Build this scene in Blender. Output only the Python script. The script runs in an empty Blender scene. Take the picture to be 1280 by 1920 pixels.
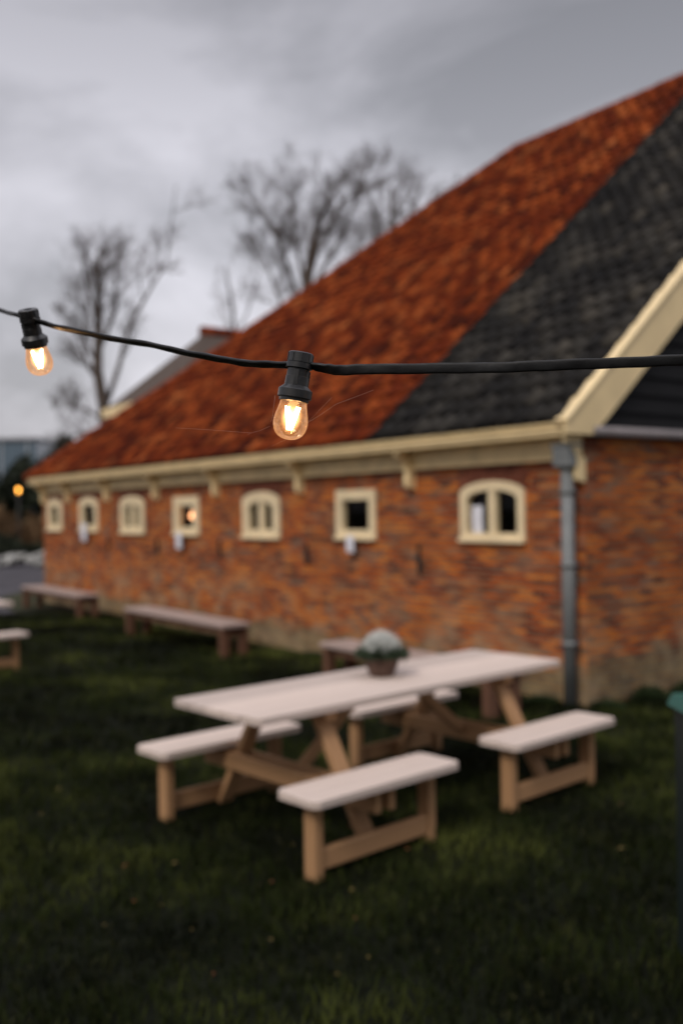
import bpy, bmesh, math, random
import numpy as np
from mathutils import Matrix, Vector
R = math.radians
random.seed(7)
rng = np.random.default_rng(11)
S = bpy.context.scene
COL = S.collection

# ------------------------------------------------------------------ camera
cd = bpy.data.cameras.new('camera')
cam = bpy.data.objects.new('camera', cd); COL.objects.link(cam); S.camera = cam
CAM_H, PITCH, ROLL, F = 1.7929, -0.0020, 0.0156, 1838.5
cam.location = (0, 0, CAM_H)
cam.rotation_euler = (Matrix.Rotation(R(90) + PITCH, 3, 'X') @ Matrix.Rotation(-ROLL, 3, 'Z')).to_euler()
cd.sensor_fit = 'VERTICAL'; cd.sensor_height = 36; cd.lens = 36 * F / 1920
cd.clip_start = 0.05; cd.clip_end = 3000
cd.dof.use_dof = True; cd.dof.focus_distance = 1.275; cd.dof.aperture_fstop = 2.6

# ------------------------------------------------------------------ world, sun, exposure
SUN_EL, SUN_AZ = R(42), R(-150)          # azimuth measured from +Y towards +X
w = bpy.data.worlds.new('World'); S.world = w; w.use_nodes = True
nt = w.node_tree; N = nt.nodes; L = nt.links; N.clear()
def nn(t, **k):
    n = N.new(t)
    for a, b in k.items(): setattr(n, a, b)
    return n
out = nn('ShaderNodeOutputWorld'); bg = nn('ShaderNodeBackground')
sky = nn('ShaderNodeTexSky', sky_type='NISHITA'); sky.sun_disc = False
sky.sun_elevation = SUN_EL; sky.sun_rotation = SUN_AZ
sky.dust_density = 4; sky.air_density = 1.5
tc = nn('ShaderNodeTexCoord'); mp = nn('ShaderNodeMapping'); mp.inputs['Scale'].default_value = (1, 1, 2.0)
mp.inputs['Location'].default_value = (3.1, 0.4, 0.25)
L.new(tc.outputs['Generated'], mp.inputs['Vector'])
n1 = nn('ShaderNodeTexNoise'); n1.inputs['Scale'].default_value = 2.1; n1.inputs['Detail'].default_value = 6; n1.inputs['Roughness'].default_value = .56
n1.inputs['Distortion'].default_value = .5
L.new(mp.outputs[0], n1.inputs['Vector'])
cr = nn('ShaderNodeValToRGB')
cr.color_ramp.elements[0].position = .36; cr.color_ramp.elements[0].color = (.50, .49, .53, 1)
cr.color_ramp.elements[1].position = .60; cr.color_ramp.elements[1].color = (1.0, .975, 1.06, 1)
L.new(n1.outputs['Fac'], cr.inputs['Fac'])
sep = nn('ShaderNodeSeparateXYZ'); L.new(tc.outputs['Generated'], sep.inputs[0])
er = nn('ShaderNodeValToRGB')            # overcast sky: dim bank across the mid heights, bright overhead
e = er.color_ramp.elements
e[0].position = 0.0; e[0].color = (.72, .72, .72, 1)
e[1].position = 1.0; e[1].color = (1.5, 1.5, 1.5, 1)
for p, c in ((.20, .72), (.30, .66), (.40, .50), (.49, .38), (.62, .65), (.75, 1.2)):
    q = e.new(p); q.color = (c, c, c, 1)
L.new(sep.outputs['Z'], er.inputs['Fac'])
mul = nn('ShaderNodeMixRGB', blend_type='MULTIPLY'); mul.inputs['Fac'].default_value = 1
L.new(cr.outputs[0], mul.inputs[1])
mb = nn('ShaderNodeMapRange'); L.new(sep.outputs['Y'], mb.inputs['Value'])
mb.inputs['From Min'].default_value = .1; mb.inputs['From Max'].default_value = -.8; mb.inputs['To Min'].default_value = 0; mb.inputs['To Max'].default_value = .6  # low sky behind the camera dimmed, added to deepen the contrast
iz = nn('ShaderNodeMath', operation='SUBTRACT'); iz.use_clamp = True; iz.inputs[0].default_value = 1; L.new(sep.outputs['Z'], iz.inputs[1])
kk = nn('ShaderNodeMath', operation='MULTIPLY'); L.new(mb.outputs[0], kk.inputs[0]); L.new(iz.outputs[0], kk.inputs[1])
k2 = nn('ShaderNodeMath', operation='SUBTRACT'); k2.inputs[0].default_value = 1; L.new(kk.outputs[0], k2.inputs[1])
m4 = nn('ShaderNodeMixRGB', blend_type='MULTIPLY'); m4.inputs['Fac'].default_value = 1; L.new(er.outputs[0], m4.inputs[1]); L.new(k2.outputs[0], m4.inputs[2])
L.new(m4.outputs[0], mul.inputs[2])
sc_ = nn('ShaderNodeMixRGB', blend_type='MULTIPLY'); sc_.inputs['Fac'].default_value = 1
L.new(sky.outputs[0], sc_.inputs[1]); sc_.inputs[2].default_value = (.012, .012, .012, 1)
add = nn('ShaderNodeMixRGB', blend_type='ADD'); add.inputs['Fac'].default_value = 1
L.new(mul.outputs[0], add.inputs[1]); L.new(sc_.outputs[0], add.inputs[2])
L.new(add.outputs[0], bg.inputs['Color']); bg.inputs['Strength'].default_value = 1.0
L.new(bg.outputs[0], out.inputs['Surface'])
sd = bpy.data.lights.new('sun', 'SUN'); sun = bpy.data.objects.new('sun', sd); COL.objects.link(sun)
sd.energy = 1.5; sd.angle = R(14); sd.color = (1, .93, .85)
sv = Vector((math.sin(SUN_AZ) * math.cos(SUN_EL), math.cos(SUN_AZ) * math.cos(SUN_EL), math.sin(SUN_EL)))
sun.rotation_euler = sv.to_track_quat('Z', 'Y').to_euler()
S.view_settings.view_transform = 'Standard'; S.view_settings.look = 'None'
S.view_settings.exposure = 0.14; S.view_settings.gamma = 1
S.render.engine = 'CYCLES'
S.cycles.max_bounces = 6; S.cycles.transparent_max_bounces = 12

# ------------------------------------------------------------------ helpers
class MB:
    """collects shapes into one mesh; every face gets metre UVs (u along the grain)"""
    def __init__(s): s.bm = bmesh.new(); s.uv = s.bm.loops.layers.uv.new('UVMap')
    def _map(s, faces, M, size=None):
        inv = M.inverted()
        for f in faces:
            nl = (inv.to_3x3() @ f.normal)
            ax = max(range(3), key=lambda i: abs(nl[i]))
            o = [i for i in range(3) if i != ax]
            if size and size[o[1]] > size[o[0]]: o.reverse()
            for l in f.loops:
                p = inv @ l.vert.co
                l[s.uv].uv = (p[o[0]] + s.du, p[o[1]] + s.dv + ax * .37)
    du = dv = 0.
    def box(s, c, size, rot=None, bevel=0.0, seg=1):
        s.du, s.dv = random.uniform(0, 20), random.uniform(0, 20)
        M = Matrix.Translation(c) @ ((rot.to_4x4()) if rot else Matrix.Identity(4))
        r = bmesh.ops.create_cube(s.bm, size=1)
        vs = r['verts']
        for v in vs: v.co = Vector((v.co.x * size[0], v.co.y * size[1], v.co.z * size[2]))
        fs = set(f for v in vs for f in v.link_faces)
        if bevel:
            es = list(set(e for v in vs for e in v.link_edges))
            rr = bmesh.ops.bevel(s.bm, geom=es, offset=bevel, segments=seg, affect='EDGES', profile=.5)
            fs = set(rr['faces']) | set(f for f in fs if f.is_valid)
        vs = set(v for f in fs for v in f.verts)
        for v in vs: v.co = M @ v.co
        for f in fs: f.normal_update()
        s._map(fs, M, size); return s
    def bar(s, a, b, wdt, hgt, bevel=0.004, up=(0, 0, 1)):
        a, b = Vector(a), Vector(b); d = b - a
        x = d.normalized(); y = Vector(up).cross(x)
        if y.length < 1e-4: y = Vector((0, 1, 0)).cross(x)
        y.normalize(); z = x.cross(y)
        rot = Matrix((x, y, z)).transposed()
        return s.box((a + b) / 2, (d.length, wdt, hgt), rot, bevel)
    def prism(s, poly, h, M, bevel=0):
        """polygon in local xy, extruded h along local z, placed by M"""
        s.du, s.dv = random.uniform(0, 20), random.uniform(0, 20)
        n = len(poly)
        lo = [s.bm.verts.new((x, y, 0)) for x, y in poly]; hi = [s.bm.verts.new((x, y, h)) for x, y in poly]
        fs = [s.bm.faces.new(lo[::-1]), s.bm.faces.new(hi)]
        for i in range(n): fs.append(s.bm.faces.new((lo[i], lo[(i + 1) % n], hi[(i + 1) % n], hi[i])))
        if bevel:
            es = [e for e in fs[1].edges]
            rr = bmesh.ops.bevel(s.bm, geom=es, offset=bevel, segments=2, affect='EDGES', profile=.5)
            fs = [f for f in fs if f.is_valid] + [f for f in rr['faces'] if f.is_valid]
        fs = set(fs)
        for v in set(v for f in fs for v in f.verts): v.co = M @ v.co
        for f in fs: f.normal_update()
        s._map(fs, M); return s
    def tube(s, pts, rad, n=8, cap=True, flat=None):
        pts = [Vector(p) for p in pts]; rings = []
        prev = None
        for i, p in enumerate(pts):
            t = (pts[min(i + 1, len(pts) - 1)] - pts[max(i - 1, 0)]).normalized()
            if prev is None:
                ref = Vector((0, 0, 1)) if abs(t.z) < .9 else Vector((1, 0, 0))
                nx = ref.cross(t).normalized()
            else: nx = (prev - t * prev.dot(t)).normalized()
            prev = nx; ny = t.cross(nx)
            r = rad[i] if hasattr(rad, '__len__') else rad
            rings.append([s.bm.verts.new(p + (nx * math.cos(2 * math.pi * k / n) + ny * math.sin(2 * math.pi * k / n)) * r) for k in range(n)])
        ln = 0
        for i in range(len(rings) - 1):
            l2 = ln + (pts[i + 1] - pts[i]).length
            for k in range(n):
                f = s.bm.faces.new((rings[i][k], rings[i][(k + 1) % n], rings[i + 1][(k + 1) % n], rings[i + 1][k])); f.smooth = True
                for l, q in zip(f.loops, ((ln, k), (ln, k + 1), (l2, k + 1), (l2, k))): l[s.uv].uv = (q[0], q[1] / n * .3)
            ln = l2
        if cap:
            s.bm.faces.new(rings[0][::-1]); s.bm.faces.new(rings[-1])
        return s
    def lathe(s, prof, n, M=Matrix.Identity(4), cap=True, smooth=True):
        rings = []
        for r, z in prof:
            if r < 1e-6: rings.append([s.bm.verts.new(M @ Vector((0, 0, z)))])
            else: rings.append([s.bm.verts.new(M @ Vector((r * math.cos(2 * math.pi * k / n), r * math.sin(2 * math.pi * k / n), z))) for k in range(n)])
        for a, b in zip(rings[:-1], rings[1:]):
            for k in range(n):
                va = [a[0]] if len(a) == 1 else [a[k], a[(k + 1) % n]]
                vb = [b[0]] if len(b) == 1 else [b[(k + 1) % n], b[k]]
                if len(va) + len(vb) < 3: continue
                f = s.bm.faces.new(va + vb); f.smooth = smooth
        return s
    def face(s, pts, uv=None, smooth=False):
        f = s.bm.faces.new([s.bm.verts.new(p) for p in pts]); f.smooth = smooth
        if uv:
            for l, q in zip(f.loops, uv): l[s.uv].uv = q
        return s
    def build(s, name, mat, parent=None, recalc=True):
        if recalc: bmesh.ops.recalc_face_normals(s.bm, faces=s.bm.faces)
        me = bpy.data.meshes.new(name); s.bm.to_mesh(me); s.bm.free()
        return link(name, me, mat, parent)
def link(name, me, mat, parent=None):
    o = bpy.data.objects.new(name, me); COL.objects.link(o)
    if mat: me.materials.append(mat)
    if parent: o.parent = parent
    return o
def tag(o, label=None, cat=None, group=None, kind=None):
    for k, v in (('label', label), ('category', cat), ('group', group), ('kind', kind)):
        if v: o[k] = v
    return o
def empty(name, loc=(0, 0, 0), rz=0):
    o = bpy.data.objects.new(name, None); COL.objects.link(o); o.location = loc; o.rotation_euler = (0, 0, rz); o.empty_display_size = .1
    return o
def copy_tree(o, parent=None):
    kids = [c for c in COL.objects if c.parent == o]
    c = o.copy(); COL.objects.link(c); c.parent = parent
    for k in kids: copy_tree(k, c)
    return c
def np_mesh(name, V, faces_n, k, mat, parent=None, uv=None, smooth=False):
    """V (n,3), faces_n (m,k) index array"""
    me = bpy.data.meshes.new(name)
    m = len(faces_n)
    me.vertices.add(len(V)); me.vertices.foreach_set('co', np.asarray(V, np.float32).ravel())
    me.loops.add(m * k); me.loops.foreach_set('vertex_index', np.asarray(faces_n, np.int32).ravel())
    me.polygons.add(m); me.polygons.foreach_set('loop_start', np.arange(0, m * k, k, dtype=np.int32))
    me.polygons.foreach_set('loop_total', np.full(m, k, np.int32))
    if smooth: me.polygons.foreach_set('use_smooth', np.ones(m, bool))
    if uv is not None:
        l = me.uv_layers.new(name='UVMap'); l.data.foreach_set('uv', np.asarray(uv, np.float32)[np.asarray(faces_n).ravel()].ravel())
    me.update(); me.validate()
    return link(name, me, mat, parent)

# ------------------------------------------------------------------ materials
class MT:
    def __init__(s, name, rough=.7, spec=.5):
        s.m = bpy.data.materials.new(name); s.m.use_nodes = True
        s.t = s.m.node_tree; s.b = s.t.nodes['Principled BSDF']; s.o = s.t.nodes['Material Output']
        s.b.inputs['Roughness'].default_value = rough; s.b.inputs['Specular IOR Level'].default_value = spec
    def n(s, t, ins=None, **k):
        x = s.t.nodes.new(t)
        for a, b in k.items(): setattr(x, a, b)
        for a, b in (ins or {}).items():
            if isinstance(b, bpy.types.NodeSocket): s.t.links.new(b, x.inputs[a])
            else: x.inputs[a].default_value = b
        return x
    def l(s, a, b): s.t.links.new(a, b)
    def coord(s, kind='Object', scale=(1, 1, 1), loc=(0, 0, 0)):
        c = s.n('ShaderNodeTexCoord'); mp = s.n('ShaderNodeMapping', {'Vector': c.outputs[kind], 'Scale': scale, 'Location': loc}); return mp.outputs[0]
    def noise(s, vec, scale=5, detail=4, rough=.55, dist=0):
        return s.n('ShaderNodeTexNoise', {'Vector': vec, 'Scale': scale, 'Detail': detail, 'Roughness': rough, 'Distortion': dist}).outputs['Fac']
    def ramp(s, fac, stops, interp='LINEAR'):
        r = s.n('ShaderNodeValToRGB', {'Fac': fac}); e = r.color_ramp; e.interpolation = interp
        e.elements[0].position = stops[0][0]; e.elements[-1].position = stops[-1][0]
        c = lambda q: tuple(q) + (1,) if hasattr(q, '__len__') else (q, q, q, 1)
        e.elements[0].color = c(stops[0][1]); e.elements[-1].color = c(stops[-1][1])
        for p, q in stops[1:-1]: e.elements.new(p).color = c(q)
        return r.outputs[0]
    def mix(s, f, a, b, mode='MIX'):
        m = s.n('ShaderNodeMixRGB', blend_type=mode)
        for i, x in enumerate((f, a, b)):
            if isinstance(x, bpy.types.NodeSocket): s.l(x, m.inputs[i])
            elif i == 0: m.inputs[0].default_value = x
            else: m.inputs[i].default_value = tuple(x) + (1,) if hasattr(x, '__len__') else (x, x, x, 1)
        return m.outputs[0]
    def math(s, op, a, b=0):
        m = s.n('ShaderNodeMath', operation=op)
        for i, x in enumerate((a, b)):
            if isinstance(x, bpy.types.NodeSocket): s.l(x, m.inputs[i])
            else: m.inputs[i].default_value = x
        return m.outputs[0]
    def col(s, c):
        if isinstance(c, bpy.types.NodeSocket): s.l(c, s.b.inputs['Base Color'])
        else: s.b.inputs['Base Color'].default_value = tuple(c) + (1,)
        return s
    def bump(s, h, strength=.3, dist=.01):
        b = s.n('ShaderNodeBump', {'Height': h, 'Strength': strength, 'Distance': dist}); s.l(b.outputs[0], s.b.inputs['Normal']); return s

def simple(name, c, rough=.6, spec=.5, var=.25, scale=8, metal=0, bump=.15):
    t = MT(name, rough, spec); v = t.coord()
    f = t.noise(v, scale, 5)
    t.col(t.ramp(f, [(.3, [x * (1 - var) for x in c]), (.7, [x * (1 + var) for x in c])]))
    t.b.inputs['Metallic'].default_value = metal
    if bump: t.bump(t.noise(v, scale * 6, 3), bump, .004)
    return t.m
def wood(name, dark, lite, rough=.7, knots=True, var=.2):
    t = MT(name, rough, .2)
    g = t.coord('UV', (1.4, 22, 1)); f = t.noise(g, 1.6, 6, .6, 1.2)
    c = t.ramp(f, [(.28, dark), (.72, lite)])
    b = t.coord('UV', (.7, 3, 1)); f2 = t.noise(b, 1.3, 3)
    c = t.mix(1, c, t.ramp(f2, [(.3, 1 - var), (.7, 1 + var)]), 'MULTIPLY')
    if knots:
        vo = t.n('ShaderNodeTexVoronoi', {'Vector': t.coord('UV', (2.1, 5, 1)), 'Scale': 1.3})
        c = t.mix(t.ramp(vo.outputs['Distance'], [(.03, 0.75), (.1, 0.0)]), c, [x * .45 for x in dark])
    ri = t.n('ShaderNodeNewGeometry').outputs['Random Per Island']
    c = t.mix(1, c, t.ramp(ri, [(0.0, (.80, .79, .78)), (1.0, (1.12, 1.10, 1.07))]), 'MULTIPLY')
    t.col(c); t.bump(f, .35, .003); return t.m

def brick_mat(name, plinth_h=.3):
    t = MT(name, .9, .06)
    uv = t.coord('UV')
    br = t.n('ShaderNodeTexBrick', {'Vector': uv, 'Color1': (0, 0, 0, 1), 'Color2': (1, 1, 1, 1), 'Mortar': (0, 0, 0, 1), 'Scale': 1, 'Mortar Size': .008, 'Mortar Smooth': .2, 'Bias': 0, 'Brick Width': .185, 'Row Height': .053})
    br.offset = .5
    br.squash = 1
    # every tone change follows the brick grid: noises are read at brick centres
    su = t.n('ShaderNodeSeparateXYZ', {'Vector': uv}); row = t.math('FLOOR', t.math('DIVIDE', su.outputs['Y'], .053))
    odd = t.math('FLOORED_MODULO', row, 2.0); ux = t.math('ADD', su.outputs['X'], t.math('MULTIPLY', t.math('SUBTRACT', 1.0, odd), .0925))
    cell = t.n('ShaderNodeCombineXYZ', {'X': t.math('MULTIPLY', t.math('FLOOR', t.math('DIVIDE', ux, .185)), .185), 'Y': t.math('MULTIPLY', row, .053)}).outputs[0]
    def cn(scale, loc, sc, det, rg):
        return t.noise(t.n('ShaderNodeMapping', {'Vector': cell, 'Scale': scale, 'Location': loc}).outputs[0], sc, det, rg)
    wn = t.n('ShaderNodeTexWhiteNoise', {'Vector': cell}).outputs['Value']; wn2 = t.n('ShaderNodeTexWhiteNoise', {'Vector': t.n('ShaderNodeMapping', {'Vector': cell, 'Location': (7.3, 3.1, 1)}).outputs[0]}).outputs['Value']
    rowv = t.n('ShaderNodeTexWhiteNoise', {'W': row}, noise_dimensions='1D').outputs['Value']
    rnd = t.math('ADD', t.math('MULTIPLY', wn, .46), t.math('MULTIPLY', cn((1.3, 2.2, 1), (0, 0, 0), 1.1, 4, .6), .85))
    rnd = t.math('SUBTRACT', t.math('ADD', rnd, t.math('MULTIPLY', rowv, .16)), .24)
    c = t.ramp(rnd, [(.10, (.055, .018, .014)), (.26, (.13, .032, .018)), (.40, (.28, .054, .015)), (.54, (.46, .102, .016)), (.68, (.60, .18, .028)), (.9, (.36, .17, .08))])
    c = t.mix(t.ramp(t.math('ADD', cn((1.2, 2.0, 1), (5, 2, 0), 1.5, 4, .6), t.math('MULTIPLY', wn2, .12)), [(.56, 0.0), (.72, .7)]), c, (.11, .035, .024))
    c = t.mix(t.ramp(t.math('ADD', cn((1.5, 2.4, 1), (9, 4, 0), 1.8, 4, .6), t.math('MULTIPLY', wn2, .16)), [(.60, 0.0), (.76, .6)]), c, (.22, .175, .13))
    c = t.mix(t.ramp(cn((.8, 1.1, 1), (1, 7, 0), 1.6, 4, .6), [(.5, 0.0), (.68, .45)]), c, (.54, .15, .022))
    c = t.mix(1, c, t.ramp(t.noise(uv, 28, 4, .7), [(.3, .75), (.7, 1.2)]), 'MULTIPLY')
    mort = t.mix(t.noise(uv, 6, 3), (.12, .07, .045), (.24, .16, .10))
    c = t.mix(br.outputs['Fac'], c, mort)
    # pale base courses with algae
    sep = t.n('ShaderNodeSeparateXYZ', {'Vector': uv})
    edge = t.math('ADD', sep.outputs['Y'], t.math('MULTIPLY', t.math('SUBTRACT', t.noise(t.coord('UV', (1.5, 5, 1)), 1.4, 5), .5), .35))
    pal = t.mix(t.ramp(t.noise(uv, 3.5, 5, .65), [(.38, 0.0), (.64, 1.0)]), (.07, .055, .035), (.30, .23, .11))
    pal = t.mix(br.outputs['Fac'], pal, (.14, .12, .09))
    c = t.mix(t.ramp(edge, [(plinth_h - .05, .85), (plinth_h + .06, 0.0)]), c, pal)
    salts = t.noise(t.coord('UV', (1.2, 2.0, 1), (3, 3, 1)), 1.6, 4)
    hgt = t.ramp(edge, [(.35, 1.0), (1.1, 0.0)])
    c = t.mix(t.mix(1, t.ramp(salts, [(.45, 0.0), (.62, .6)]), hgt, 'MULTIPLY'), c, (.38, .28, .17))
    t.col(c)
    hh = t.math('ADD', t.math('MULTIPLY', br.outputs['Fac'], -1.0), t.math('MULTIPLY', t.noise(uv, 40, 4), .4))
    t.bump(hh, .6, .006); return t.m

def tile_mat(name, stops, patch, patch_amt, rough=.85, spec=.08, tw=.20, th=.27):
    """UV in metres on the slope; one random value per tile"""
    t = MT(name, rough, spec)
    c = t.n('ShaderNodeTexCoord'); sx = t.n('ShaderNodeSeparateXYZ', {'Vector': c.outputs['UV']})
    fx = t.math('FLOOR', t.math('DIVIDE', sx.outputs['X'], tw)); fy = t.math('FLOOR', t.math('DIVIDE', sx.outputs['Y'], th))
    cb = t.n('ShaderNodeCombineXYZ', {'X': fx, 'Y': fy}); wn = t.n('ShaderNodeTexWhiteNoise', {'Vector': cb.outputs[0]})
    big = t.noise(t.coord('UV', (1, .75, 1)), .9, 4, .6)
    v = t.math('ADD', t.math('MULTIPLY', wn.outputs['Value'], .62), t.math('MULTIPLY', big, .46)); v = t.math('SUBTRACT', v, .06)
    col = t.ramp(v, stops)
    ms = t.noise(t.coord('UV', (3.6, 2.2, 1), (4, 8, 0)), 1.7, 6, .72)
    col = t.mix(t.ramp(ms, [(.48, 0.0), (.66, patch_amt)]), col, patch)
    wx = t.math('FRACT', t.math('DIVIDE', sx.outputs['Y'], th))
    col = t.mix(t.ramp(wx, [(0.0, .55), (.18, 0.0)]), col, [x * .5 for x in patch])   # darker along the lower lip of each course
    t.col(col); t.bump(t.noise(t.coord('UV'), 30, 4), .4, .006); return t.m

M_cream = simple('cream_paint', (.80, .62, .34), .5, .4, .10, 3)
M_creamd = simple('cream_paint_aged', (.82, .64, .35), .55, .4, .16, 5)
M_brick = brick_mat('old_brick')
M_brick2 = brick_mat('old_brick_gable', .42)
M_red = tile_mat('red_pantile', [(.12, (.045, .010, .006)), (.3, (.12, .019, .007)), (.5, (.20, .036, .009)), (.7, (.32, .070, .017)), (.95, (.42, .14, .045))], (.04, .014, .009), .9)
M_black = tile_mat('black_pantile', [(.1, (.006, .006, .007)), (.45, (.018, .017, .016)), (.7, (.045, .041, .036)), (.9, (.085, .073, .056)), (.99, (.03, .03, .08))], (.010, .008, .007), .85, .7, .15)
M_tar = simple('black_weatherboard', (.006, .006, .007), .75, .2, .3, 5)
M_zinc = simple('zinc', (.17, .18, .18), .5, .5, .2, 5, .1)
M_lead = simple('lead_ledge', (.20, .18, .19), .5, .5, .2, 4, .1)
M_iron = simple('iron', (.02, .018, .018), .7, .4, .3, 20)
M_wtop = wood('weathered_skylit_board', (.42, .33, .28), (.86, .755, .70), .62, True, .22)  # weathered tops; pale skylight is put into the colour too
M_wleg = wood('shaded_frame', (.29, .15, .07), (.55, .34, .18), .65, True, .18)  # same wood as the tops, with warm shade put into the colour
M_wold = wood('old_bench_top', (.28, .21, .185), (.50, .395, .36), .7, False, .1)
M_woldleg = wood('old_bench_leg', (.09, .04, .024), (.18, .095, .06), .75, True, .2)
M_paper = simple('white_paper', (.72, .72, .78), .8, .3, .06, 12)
M_black_rub = MT('rubber', .42, .3); M_black_rub.col((.006, .006, .0065)); _v = M_black_rub.coord(); M_black_rub.bump(M_black_rub.noise(_v, 260, 4), .25, .001)
M_black_rub.l(M_black_rub.ramp(M_black_rub.noise(_v, 60, 4), [(.35, .36), (.7, .62)]), M_black_rub.b.inputs['Roughness']); M_black_rub = M_black_rub.m
M_socket = MT('socket_plastic', .36, .5); _v = M_socket.coord(); M_socket.col(M_socket.ramp(M_socket.noise(_v, 90, 5), [(.4, (.010, .010, .011)), (.75, (.03, .029, .029))]))
M_socket.bump(M_socket.noise(_v, 500, 3), .15, .0006); M_socket = M_socket.m
M_bark = simple('bark', (.085, .066, .055), .9, .2, .35, 3)
M_twig = simple('twig', (.085, .062, .052), .9, .2, .25, 2, bump=0)

def glass_pane(name, tint=(.25, .27, .28), gloss=.06):
    t = MT(name)
    tr = t.n('ShaderNodeBsdfTransparent', {'Color': tuple(tint) + (1,)}); gl = t.n('ShaderNodeBsdfGlossy', {'Roughness': .04, 'Color': (.9, .9, .9, 1)})
    lw = t.n('ShaderNodeLayerWeight', {'Blend': .25}); f = t.math('ADD', t.math('MULTIPLY', lw.outputs['Fresnel'], .10), gloss * .2)
    m = t.n('ShaderNodeMixShader', {0: f, 1: tr.outputs[0], 2: gl.outputs[0]}); t.l(m.outputs[0], t.o.inputs['Surface']); return t.m
M_pane = glass_pane('window_glass')
def emit(name, c, s):
    t = MT(name); e = t.n('ShaderNodeEmission', {'Color': tuple(c) + (1,), 'Strength': s}); t.l(e.outputs[0], t.o.inputs['Surface']); return t.m

# ------------------------------------------------------------------ ground, lawn, road
def ground_noise_mat(name, a, b, sc, rough=.95, bump=.5):
    t = MT(name, rough, .15); v = t.coord(); c = t.ramp(t.noise(v, sc, 7, .65), [(.32, a), (.7, b)])
    c = t.mix(1, c, t.ramp(t.noise(v, sc * .11, 4), [(.3, .65), (.7, 1.25)]), 'MULTIPLY'); t.col(c); t.bump(t.noise(v, sc * 9, 5), bump, .02); return t.m
def sheet(name, poly, z, mat, label):
    m = MB(); m.face([(x, y, z) for x, y in poly], [(x, y) for x, y in poly]); return tag(m.build(name, mat), label, None, None, 'structure')
sheet('ground', [(-900, -300), (900, -300), (900, 1500), (-900, 1500)], -.012, ground_noise_mat('field_soil', (.018, .022, .010), (.05, .05, .022), 1.5), 'rough dark field around the yard')
sheet('road', [(-60, 17.4), (-5.6, 17.4), (-7.4, 20.6), (-9, 44), (-60, 44)], -.006, ground_noise_mat('asphalt', (.05, .048, .055), (.085, .08, .09), 6), 'grey asphalt yard beyond the lawn')
C0 = Vector((2.1589, 8.6756, 0)); U = Vector((-.58325, .81229, 0)); NV = Vector((-.81229, -.58325, 0))
def W(s, o, z=0): return C0 + U * s + NV * o + Vector((0, 0, z))
wl = W(13.2, 0); wr = W(0, 0)
lawn_poly = [(-40, -12), (30, -12), (30, 25), tuple((C0 - NV * 20).xy), tuple(wr.xy), tuple(wl.xy), (-6.2, 17.9), (-40, 18.6)]
t = MT('lawn_soil', .95, .1); v = t.coord()
t.col(t.ramp(t.noise(v, 14, 6), [(.3, (.003, .004, .002)), (.7, (.009, .011, .005))])); t.bump(t.noise(v, 60, 5), .6, .02)
sheet('lawn', lawn_poly, 0.0, t.m, 'mown lawn in front of the barn')
# blades
def blades():
    P = []
    def zone(y0, y1, dens):
        w1 = .44 * y1 + 1.2
        n = int((y1 - y0) * 2 * w1 * dens); y = rng.uniform(y0, y1, n); x = rng.uniform(-w1, w1, n)
        k = np.abs(x) < .44 * y + 1.2; P.append(np.stack([x[k], y[k], np.full(k.sum(), dens)], 1))
    zone(1.5, 3, 900); zone(3, 5, 2500); zone(5, 7.5, 2100); zone(7.5, 11, 1100); zone(11, 18, 520)
    p = np.concatenate(P)
    rel = p[:, :2] - np.array(C0.xy); s = rel @ np.array(U.xy); o = rel @ np.array(NV.xy)
    ok = ~((s > -.02) & (s < 14.3) & (o < .03)) & ~((p[:, 1] > 17.6)) & ~((s > 13.0) & (o < 1.0))
    ok &= ~((s <= -.02) & (o < -14))
    p = p[ok]; n = len(p)
    # tufts: taller and denser clumps
    g = np.sin(p[:, 0] * 5.1 + 1.3 * np.sin(p[:, 1] * 3.7)) * np.sin(p[:, 1] * 4.3 + 1.7 * np.sin(p[:, 0] * 2.9))
    wid = .0028 * np.sqrt(3200 / p[:, 2]) * rng.uniform(.7, 1.4, n); hgt = (.030 + .016 * g + rng.uniform(0, .03, n)) * 1.15
    far = rng.random(n) < .015; hgt[far] *= 1.8
    a = rng.uniform(0, 2 * np.pi, n); d = np.stack([np.cos(a), np.sin(a)], 1)
    a2 = a + np.pi / 2 + rng.uniform(-.6, .6, n); le = rng.uniform(.1, 1.0, n) * hgt; ld = np.stack([np.cos(a2), np.sin(a2)], 1) * le[:, None]
    b = p[:, :2]
    V = np.zeros((n, 5, 3))
    V[:, 0, :2] = b - d * wid[:, None]; V[:, 1, :2] = b + d * wid[:, None]
    V[:, 2, :2] = b - d * wid[:, None] * .8 + ld * .4; V[:, 3, :2] = b + d * wid[:, None] * .8 + ld * .4
    V[:, 2, 2] = V[:, 3, 2] = hgt * .6
    V[:, 4, :2] = b + ld; V[:, 4, 2] = hgt
    V[:, :, 2] += .001
    i = np.arange(n)[:, None] * 5
    T = np.concatenate([i + np.array([[0, 1, 3]]), i + np.array([[0, 3, 2]]), i + np.array([[2, 3, 4]])])
    t = MT('grass_blade', .85, .04); v = t.coord()
    c = t.ramp(t.noise(v, .55, 6, .62), [(.40, (.0035, .005, .002)), (.50, (.015, .021, .005)), (.62, (.075, .086, .020))])
    c = t.mix(t.ramp(t.noise(t.coord('Object', (1, 1, 1), (3, 9, 0)), 7, 4), [(.55, 0.0), (.72, .5)]), c, (.055, .058, .018))
    c = t.mix(t.ramp(t.noise(t.coord('Object', (1, 1, 1), (7, 1, 0)), 30, 2), [(.6, 0.0), (.72, .6)]), c, (.07, .065, .03))
    t.col(c)
    return tag(np_mesh('grass', V.reshape(-1, 3), T, 3, t.m), 'short green grass of the lawn', 'grass', None, 'stuff')
blades()
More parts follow.
